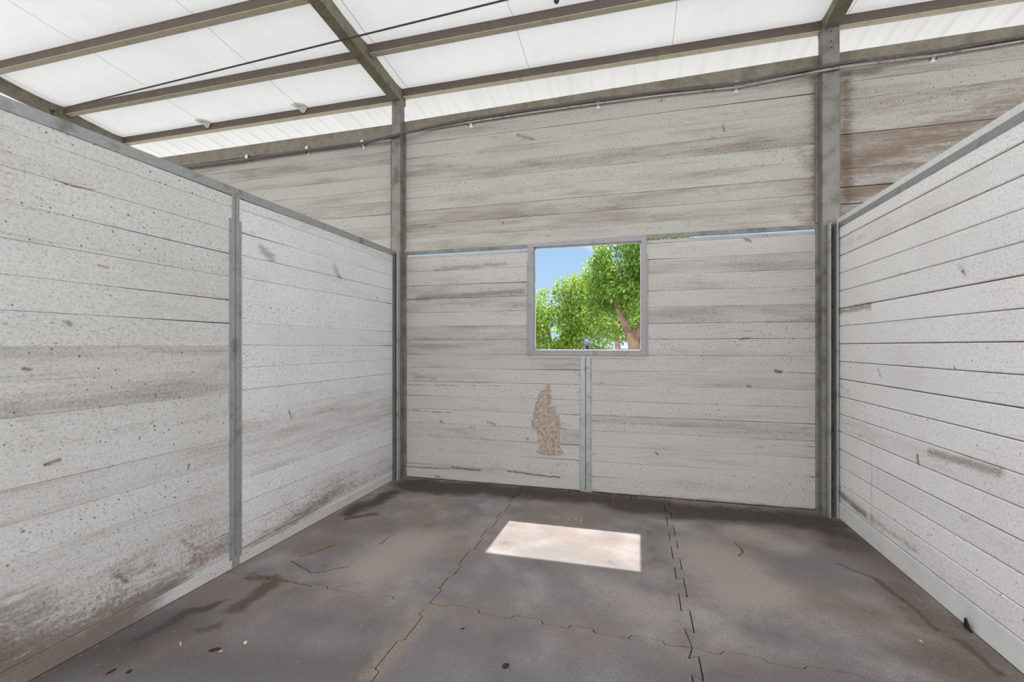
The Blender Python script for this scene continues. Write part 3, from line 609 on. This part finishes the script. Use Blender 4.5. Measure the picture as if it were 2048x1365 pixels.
def sag(y, a, b):
    t = abs((y - a) / (b - a)); w_ = abs(b - a)
    return min(1, w_ / .55) * .030 * (1 - abs(2 * t - 1) ** 3.5)
xs = [-6 + .1 * k for k in range(153)]
def cz(x, y, a, b):
    base = 3.612 if x < .05 else (3.645 if x < 3.58 else 3.660)
    wr_ = .003 * mnoise.noise((x * 2.2, y * 3.5, 3)) + .0015 * mnoise.noise((x * 9, y * 9, 5))
    return base + rz(y) - sag(y, a, b) + wr_
vs = [(x, y, cz(x, y, a, b)) for (y, a, b) in ys for x in xs]
nx = len(xs)
ce.add(vs, [(j * nx + i, j * nx + i + 1, (j + 1) * nx + i + 1, (j + 1) * nx + i) for j in range(len(ys) - 1) for i in range(nx - 1)])
ceil = ce.build('ceiling', CEIL, smooth=True); tag(ceil, kind='structure')
for sxx in (-2.19, -.985):     # loose corners of facing hanging over the eave purlin
    mb = MB(); yv = -.058; zt_ = 3.616; y2 = yv - .09
    mb.loft([[(sxx - .07, y2, zt_ + .004), (sxx, y2 - .03, zt_ - .006), (sxx + .075, y2 + .01, zt_ + .004)],
             [(sxx - .06, yv - .02, zt_ - .004), (sxx + .01, yv - .05, zt_ - .018), (sxx + .065, yv - .012, zt_ - .002)],
             [(sxx - .012, yv - .006, zt_ - .058), (sxx + .002, yv - .014, zt_ - .064), (sxx + .014, yv - .004, zt_ - .058)]])
    mb.build('insulation_flap', CEIL, ceil)

def sheet_material():
    m, nt, b = new_mat('white_roof_sheet')
    P = nd(nt, 'ShaderNodeTexCoord', out='Object'); g = noise(nt, V_(nt, 'MULTIPLY', P, (4, 1.2, 1)), 1.0, 2, .5)
    c = mix(nt, ramp(nt, g, .4, .75), (.86, .865, .875), (.81, .815, .825)); nt.links.new(c, b.inputs['Base Color']); b.inputs['Roughness'].default_value = .45
    tr = nd(nt, 'ShaderNodeBsdfTranslucent', {'Color': (.9, .9, .88, 1)})
    mx = nd(nt, 'ShaderNodeMixShader', {0: .04, 1: b.outputs[0], 2: tr}); nt.links.new(mx, nt.nodes['Material Output'].inputs[0])
    return m
SHEET = sheet_material()
prof = []
x = -6.0
while x < 9.2:
    for dx, dz in ((0, 0), (.016, .022), (.040, .022), (.056, 0), (.105, 0), (.112, .005), (.122, .005), (.129, 0)): prof.append((x + dx, dz))
    x += .19
def roofpiece(name, y0, y1, mat, z0=3.690):
    mb = MB(); n = len(prof); vs = []
    for y in (y0, y1): vs += [(px_, y, z0 + rz(y) + dz) for px_, dz in prof]
    mb.add(vs, [(i, i + 1, n + i + 1, n + i) for i in range(n - 1)])
    return mb.build(name, mat)
tag(roofpiece('roof_overhang', .72, .03, SHEET, 3.668), 'bright ribbed eave sheet beyond the back wall', kind='structure')

# ------------------------------------------------------------------ conduit, cable and straps along the wall top
def wallrun(pts, n=6):
    out = []
    for i in range(len(pts) - 1):
        a, b = Vector(pts[i]), Vector(pts[i + 1])
        out += [a.lerp(b, k / n) for k in range(n)]
    out.append(Vector(pts[-1])); return out
cpx = [(362, 336), (497, 318), (617, 299), (727, 285), (785, 272), (806, 267), (870, 256), (942, 244), (1060, 226), (1196, 207), (1330, 190), (1472, 175), (1600, 150), (1636, 143), (1690, 134), (1866, 112), (2048, 82)]
def dep(px): return -.105 if 780 < px < 812 or 1632 < px < 1692 else -.026
cond = [onY(px, py, dep(px)) for px, py in cpx]
cond = [onY(250, 352, -.026)] + cond + [onY(2400, 22, -.026)]
cn = empty('electrical_conduit', (1.9, -.03, 3.25)); tag(cn, 'pale thin metal conduit running along the top of the back wall', 'conduit')
mb = MB(); mb.tube(wallrun(cond, 3), .0095, 8); mb.build('pipe', CONDUIT, cn, smooth=True)
for px, py in ((1993, 91), (1143, 214)):
    c = onY(px, py, -.026); mb = MB(); mb.tube([c - Vector((.03, 0, .0005)), c + Vector((.03, 0, .0005))], .011, 8); mb.build('coupling', CONDUIT, cn, smooth=True)
cb = MB(); r2 = random.Random(5)
for s in range(2):
    pts = []
    for i, p in enumerate(wallrun(cond, 6)):
        k = p.x; side = .016 if k > .9 else (-.014 if k < -.2 else -.014 + .030 * (k + .2) / 1.1)
        pts.append(p + Vector((0, -.022 + .002 * s, side + (.009 * s if side > 0 else -.009 * s) + .007 * mnoise.noise((k * 2.4, s * 5, 1)))))
    cb.tube(pts, .0095 - .002 * s, 7)
tag(cb.build('electrical_cable', CABLE, smooth=True, origin=(1.9, -.03, 3.26)), 'dark sagging cable pair lying along the metal conduit', 'cable')
def strap_mesh():
    mb = MB(); rings = []
    prof_ = [(.0, .055), (.0, .030), (-.020, .026), (-.030, .010), (-.030, -.010), (-.020, -.022), (.0, -.026), (.0, -.050)]
    mb.loft([[(xx, y, z) for y, z in prof_] + [(xx, y + .003, z * .97) for y, z in prof_[::-1]] for xx in (-.017, .017)])
    return mb
straps = [(497, 316, 'shiny strap holding the conduit nearest the top rail of the splashed partition'), (617, 299, 'shiny strap holding the conduit, second from the splashed partition'), (727, 287, 'shiny strap holding the conduit just before the post by the splashed partition'),
          (942, 244, 'first shiny conduit strap past the splashed-side post, over the window wall'), (1196, 205, 'shiny conduit strap over the window wall, directly above the window'), (1472, 172, 'shiny conduit strap over the window wall, closest to the grooved-side post'), (1866, 110, 'shiny conduit strap above the grooved partition, near the top corner')]
first = None
for px, py, lab in straps:
    c = onY(px, py, -.002)
    if first is None:
        st = empty('pipe_strap', c); first = st
        b_ = strap_mesh(); o = b_.build('band', GALV_NEW, bev=.0008); o.parent = st
        for z in (.044, -.040):
            s_ = MB(); s_.loft([[(.006 * cos(2 * pi * k / 8), yy, z + .006 * sin(2 * pi * k / 8)) for k in range(8)] for yy in (-.004, .0)]); q = s_.build('screw', GALV_NEW); q.parent = st
    else:
        st = first.copy(); COL.objects.link(st); st.location = c
        for ch in first.children:
            k = ch.copy(); COL.objects.link(k); k.parent = st
    tag(st, lab, 'pipe strap', 'pipe straps on the wall conduit')

# brace cable under the roof
ca = empty('brace_cable', (-3.37, -.73, 3.56)); tag(ca, 'thin dark steel cable stretched across under the roof', 'cable')
a, b_ = onZ(105, 222, 3.562), onZ(1010, 0, 3.580); d = (b_ - a)
mb = MB(); mb.tube([a + d * t for t in (0, .2, .4, .6, .8, 1.0, 1.25, 1.45)], .0065, 8); mb.build('strand', DARK, ca, smooth=True)
mb = MB(); mb.tube([a + Vector((-.05, .01, .02)), a + Vector((-.02, 0, -.012)), a + Vector((.02, 0, -.004)), a], .010, 8); mb.tube([a + Vector((-.01, 0, -.002)), a + Vector((.005, 0, -.05))], .009, 8); mb.build('hook', DARK, ca, smooth=True)
c = onZ(1113, 2, 3.66)
mb = MB(); mb.tube([c + Vector((0, 0, .05)), c + Vector((0, 0, .012))], .006, 8); mb.tube([c + Vector((0, 0, .014)), c, c + Vector((0, 0, -.014))], [.016, .020, .012], 10)
tag(mb.build('roof_fastener', DARK, smooth=True, origin=c), 'small dark knob hanging from the insulation at the top edge of the photo', 'fastener')

# ------------------------------------------------------------------ litter on the floor
STRAW = flat('straw', srgb(150, 122, 76), .9, 20, .4); DUNG = flat('dark_dry_dung', srgb(60, 50, 43), .95, 40, .4, .6); CHIP = flat('pale_wood_chip', srgb(206, 190, 160), .8, 20)
lit = MB(); r3 = random.Random(9)
def flake(mb, p, ln, wd, h, ang, tilt):
    c, s = cos(ang), sin(ang); vs = []
    for k, zz in ((0, 0), (1, h)):
        for u, v in ((-.5, -.5), (.5, -.35), (.5, .5), (-.5, .35)):
            X, Y = u * ln, v * wd; vs.append((p[0] + X * c - Y * s, p[1] + X * s + Y * c, p[2] + zz + (X + ln / 2) * tilt))
    mb.hexa(vs)
for _ in range(520):
    t = r3.random(); x = .14 + 3.32 * t; dens = .04 + .05 * max(0, sin(t * 9) ** 2)
    if r3.random() < (.35 if t < .45 else 1):
        flake(lit, (x, -.006 - abs(r3.gauss(0, dens)), .0004), r3.uniform(.006, .022), r3.uniform(.002, .006), r3.uniform(.001, .003), r3.uniform(0, pi), r3.uniform(0, .3))
for _ in range(120):
    y = -r3.uniform(.2, 3.2); flake(lit, (XL + .012 + abs(r3.gauss(0, .02)), y, .0004), r3.uniform(.005, .016), r3.uniform(.002, .004), .0015, r3.uniform(0, pi), .1)
for _ in range(90):
    y = -r3.uniform(.2, 2.0); flake(lit, (XR - .014 - abs(r3.gauss(0, .02)), y, .0004), r3.uniform(.005, .014), r3.uniform(.002, .004), .0015, r3.uniform(0, pi), .1)
for _ in range(130):
    y = -r3.uniform(.6, 3.4); flake(lit, (r3.uniform(.2, 3.4), y, .0004), r3.uniform(.003, .009), r3.uniform(.002, .004), .0012, r3.uniform(0, pi), .05)
tag(lit.build('straw', STRAW), 'scattered straw and bedding crumbs along the foot of the walls', 'straw', kind='stuff')
def lump(name, label, cat, px, py, size, mat, seed, flatn=.45, group=None):
    r = random.Random(seed); p = onZ(px, py, 0); bm = bmesh.new(); bmesh.ops.create_icosphere(bm, subdivisions=2, radius=1)
    ang = r.uniform(0, pi)
    for v in bm.verts:
        k = 1 + .35 * mnoise.noise(v.co * 1.7 + Vector((seed, 0, 0))); v.co = Vector((v.co.x * size[0] * k, v.co.y * size[1] * k, max(-.0005, v.co.z * size[1] * flatn * k + size[1] * flatn * .6)))
    bmesh.ops.rotate(bm, verts=bm.verts, matrix=Matrix.Rotation(ang, 3, 'Z'))
    me = bpy.data.meshes.new(name); bm.to_mesh(me); bm.free(); me.materials.append(mat); me.polygons.foreach_set('use_smooth', [True] * len(me.polygons))
    o = bpy.data.objects.new(name, me); COL.objects.link(o); o.location = (p.x, p.y, .0003); return tag(o, label, cat, group)
lump('dung_crumb', 'dark elongated crumb on the mat with black wet smears', 'crumb', 428, 1302, (.024, .009), DUNG, 3)
lump('wood_chip', 'tiny pale chip beside the dark elongated crumb', 'chip', 442, 1304, (.008, .004), CHIP, 4)
lump('pebble', 'small yellowish pebble alone on the mat with black wet smears', 'pebble', 491, 1288, (.009, .008), CHIP, 5, .8)
lump('wood_chip', 'slim tan sliver lying near the black wet smear', 'chip', 361, 1289, (.018, .004), CHIP, 6)
lump('dung_crumb', 'small brown crumb on the bluish mat at the bottom centre', 'crumb', 1011, 1335, (.013, .010), DUNG, 7, .8)
lump('dung_crumb', 'tiny dark crumb above the sawdust trail on the bluish mat', 'crumb', 925, 1259, (.009, .005), DUNG, 8)
lump('wood_chip', 'small white chip between the sunlit rectangle and the back wall', 'chip', 1151, 1039, (.010, .006), CHIP, 9)
lump('wood_chip', 'white chip near the cracked floor beside the grooved partition', 'chip', 1842, 1284, (.010, .006), CHIP, 10)
lump('dung_crumb', 'dark twisted crumb at the bottom edge near the muddy partition foot', 'crumb', 222, 1345, (.018, .006), DUNG, 11)
lump('dung_crumb', 'round dark crumb next to the twisted crumb at the bottom edge', 'crumb', 258, 1345, (.010, .008), DUNG, 12)
# torn rubber tongue curling out from under the grooved partition
p = onX(1946, 1264, XR - .004); mb = MB()
mb.loft([[(p.x - t * .5 - .004 + dx, p.y + .016 - .03 * t + dy * (1 - t), .001 + .062 * t ** .8) for dx, dy in ((0, -.03), (-.007, -.028), (-.007, .02), (0, .022))] for t in (0, .25, .5, .75, .97)][::1])
for i, v in enumerate(mb.v): mb.v[i] = (min(v[0] + .5 * max(0, 0), XR - .008), v[1], v[2])
DKR = flat('dark_rubber', srgb(52, 48, 50), .7, 30)
mb = MB()
mb.loft([[(p.x - .010 - .018 * t + dx, p.y + .012 - .02 * t + dy * (1 - .9 * t), .001 + .058 * t) for dx, dy in ((0, -.028), (-.006, -.028), (-.006, .022), (0, .022))] for t in (0, .3, .6, .85, 1)])
tag(mb.build('rubber_scrap', DKR, origin=(p.x, p.y, 0)), 'dark pointed rubber scrap sticking up at the foot of the grooved partition', 'scrap')

# ------------------------------------------------------------------ outside: trees, lamp, shed
def leaf_material(name, c1, c2):
    m, nt, b = new_mat(name)
    tone = nd(nt, 'ShaderNodeAttribute', out='Fac', attribute_name='tone')
    c = mix(nt, tone, c1, c2); nt.links.new(c, b.inputs['Base Color']); b.inputs['Roughness'].default_value = .38
    b.inputs['Specular IOR Level'].default_value = .5
    tr = nd(nt, 'ShaderNodeBsdfTranslucent', {'Color': mix(nt, tone, (.22, .42, .03), (.50, .62, .07))})
    mx = nd(nt, 'ShaderNodeMixShader', {0: .36, 1: b.outputs[0], 2: tr}); nt.links.new(mx, nt.nodes['Material Output'].inputs[0])
    return m
LEAF = leaf_material('glossy_green_leaves', (.045, .14, .02), (.20, .32, .06)); LEAF2 = leaf_material('yellow_green_leaves', (.12, .25, .03), (.32, .42, .07))
BARK = flat('tan_bark', srgb(160, 132, 114), .9, 9, .45, .8)
def leaves(mb, blobs, n, size, seed, clear):
    r = random.Random(seed); tot = sum(b[3] * b[4] * b[5] for b in blobs)
    for bx, by, bz, rx, ry, rz_ in blobs:
        for _ in range(int(n * rx * ry * rz_ / tot) + 1):
            d = Vector((r.gauss(0, 1), r.gauss(0, 1), r.gauss(0, 1))).normalized() * (r.random() ** .35)
            p = Vector((bx + d.x * rx, by + d.y * ry, bz + d.z * rz_))
            if mnoise.noise(p * 1.9 + Vector((seed, 0, 0))) < -.22 or p.z < clear: continue
            s = size * r.uniform(.6, 1.25); q = Matrix.Rotation(r.uniform(0, 2 * pi), 3, 'Z') @ Matrix.Rotation(r.gauss(.55, .6), 3, 'Y') @ Matrix.Rotation(r.gauss(0, .4), 3, 'X')
            shape = [(0, 0, 0), (.32, -.30, -.03), (.70, -.22, -.07), (1, 0, -.14), (.70, .22, -.07), (.32, .30, -.03), (.5, 0, -.01)]
            vs = [p + q @ (Vector(k) * s) for k in shape]
            mb.add(vs, [(0, 1, 6), (1, 2, 6), (2, 3, 6), (3, 4, 6), (4, 5, 6), (5, 0, 6)], tone=r.random())
def tree(label, base, blobs, n, size, mat, limbs, seed, clear=-9, group='trees beyond the window'):
    t = empty('leafy_tree', base); tag(t, label, 'tree', group)
    mb = MB()
    for pts, r0, r1 in limbs:
        k = len(pts); mb.tube([Vector(base) + Vector(p) for p in pts], [r0 + (r1 - r0) * i / (k - 1) for i in range(k)], 10)
    mb.build('trunk', BARK, t, smooth=True)
    mb = MB(); leaves(mb, [(base[0] + b[0], base[1] + b[1], base[2] + b[2], *b[3:]) for b in blobs], n, size, seed, clear); mb.build('foliage', mat, t)
tree('tall leafy green tree with forked tan trunk filling one side of the window', (2.25, 5.2, -.1),
     [(.1, .3, 3.3, .98, .9, .78), (-.35, .5, 2.5, .75, .8, .6), (-.3, .7, 1.9, .8, .6, .5), (-.45, -.1, 3.3, .45, .5, .35), (-.45, .2, 2.75, .70, .8, .55), (.65, .4, 2.6, .8, .9, .8), (-.2, -.2, 2.25, .50, .6, .34), (.5, -.2, 2.0, .45, .5, .35), (-.62, .4, 3.02, .34, .4, .26), (.25, 1.0, 4.0, .8, 1.0, .6), (-.75, .5, 2.05, .42, .5, .4)],
     30000, .072, LEAF, [([(0, 0, 0), (-.02, 0, .6), (-.04, 0, 1.15), (-.12, .02, 1.6)], .15, .11), ([(-.12, .02, 1.5), (-.32, .0, 1.95), (-.5, .1, 2.4)], .09, .04), ([(.02, 0, .9), (.12, .05, 1.5), (.1, .1, 2.1), (.2, .2, 3.0)], .10, .04), ([(-.06, 0, 1.45), (.3, .2, 2.2), (.8, .4, 2.9)], .08, .03)], 3, 1.31)
LOWY = 7.7; K = (LOWY - CAM.y) / (5.6 - CAM.y)
def far(b): return ((b[0] + .55 - CAM.x) * K + CAM.x - .17, b[1] * K, (b[2] - .1 - CAM.z) * K + CAM.z + .1, *[v * K for v in b[3:]])
tree('lower yellow-green bushy tree below the patch of blue sky', (.17, LOWY, -.1),
     [far(b) for b in [(-.2, 0, 1.85, .85, .6, .72), (.55, .1, 2.05, .7, .6, .75), (-.9, .2, 1.85, .8, .6, .75), (.75, -.1, 1.5, .8, .5, .6), (.1, -.1, 1.2, .9, .5, .5), (.35, .1, 2.55, .40, .4, .32), (.9, 0, 2.35, .6, .5, .5)]],
     24000, .078, LEAF2, [([(0, 0, 0), (.05, 0, .7), (.0, 0, 1.2), (-.15, 0, 1.8)], .07, .03), ([(.1, 0, .6), (.3, 0, 1.2), (.5, 0, 1.9)], .05, .02), ([(-.24, -.62, .2), (-.40, -.62, 1.2), (-.55, -.64, 1.50), (-.62, -.62, 1.70)], .028, .014)], 5)
tree('distant darker tree seen through gaps between the nearer two', (1.5, 13.5, -.1),
     [(0, 0, 1.9, 1.6, 1.2, 1.2), (1.3, .4, 2.3, 1.5, 1.2, 1.4), (-1.4, .3, 1.7, 1.2, 1, 1.0), (2.8, 0, 2.6, 1.6, 1.2, 1.5)],
     16000, .12, LEAF, [([(0, 0, 0), (.1, 0, 1.0), (0, 0, 2.0)], .14, .08)], 8, 1.75)
# garden lamp and shed glimpsed under the trees
BLUE = flat('blue_grey_paint', srgb(98, 106, 132), .5, 5, .1)
lp = empty('lamp_post', (1.62, 3.6, -.1)); c = onY(1174, 690, 3.6); lp.location = (c.x, 3.6, -.1); tag(lp, 'small lamp post with blue-grey cap under the trees', 'lamp post')
mb = MB(); mb.tube([(c.x, 3.6, -.1), (c.x, 3.6, c.z - .13)], .014, 8); mb.build('pole', DARK, lp)
mb = MB(); mb.tube([(c.x, 3.6, c.z - .13), (c.x, 3.6, c.z - .02)], [.022, .032], 8); mb.build('lantern', DARK, lp)
mb = MB(); mb.tube([(c.x, 3.6, c.z - .02), (c.x, 3.6, c.z + .03), (c.x, 3.6, c.z + .07), (c.x, 3.6, c.z + .085)], [.062, .055, .03, .005], 10); mb.build('cap', flat('blue_grey_cap', srgb(110, 116, 136), .5, 5, .1), lp, smooth=True)
sh = empty('shed', (4.0, 22, -.1)); tag(sh, 'low shed with blue-grey roof in the distance under the tall tree', 'shed')
mb = MB(); mb.box(1.6, 7.0, 21, 24, -.1, 1.05); mb.build('wall', flat('shed_wall', srgb(130, 122, 112)), sh)
mb = MB(); mb.hexa([(1.4, 20.7, 1.02), (7.2, 20.7, 1.02), (7.2, 24.3, 1.45), (1.4, 24.3, 1.45), (1.4, 20.7, 1.10), (7.2, 20.7, 1.10), (7.2, 24.3, 1.53), (1.4, 24.3, 1.53)]); mb.build('roof', BLUE, sh)
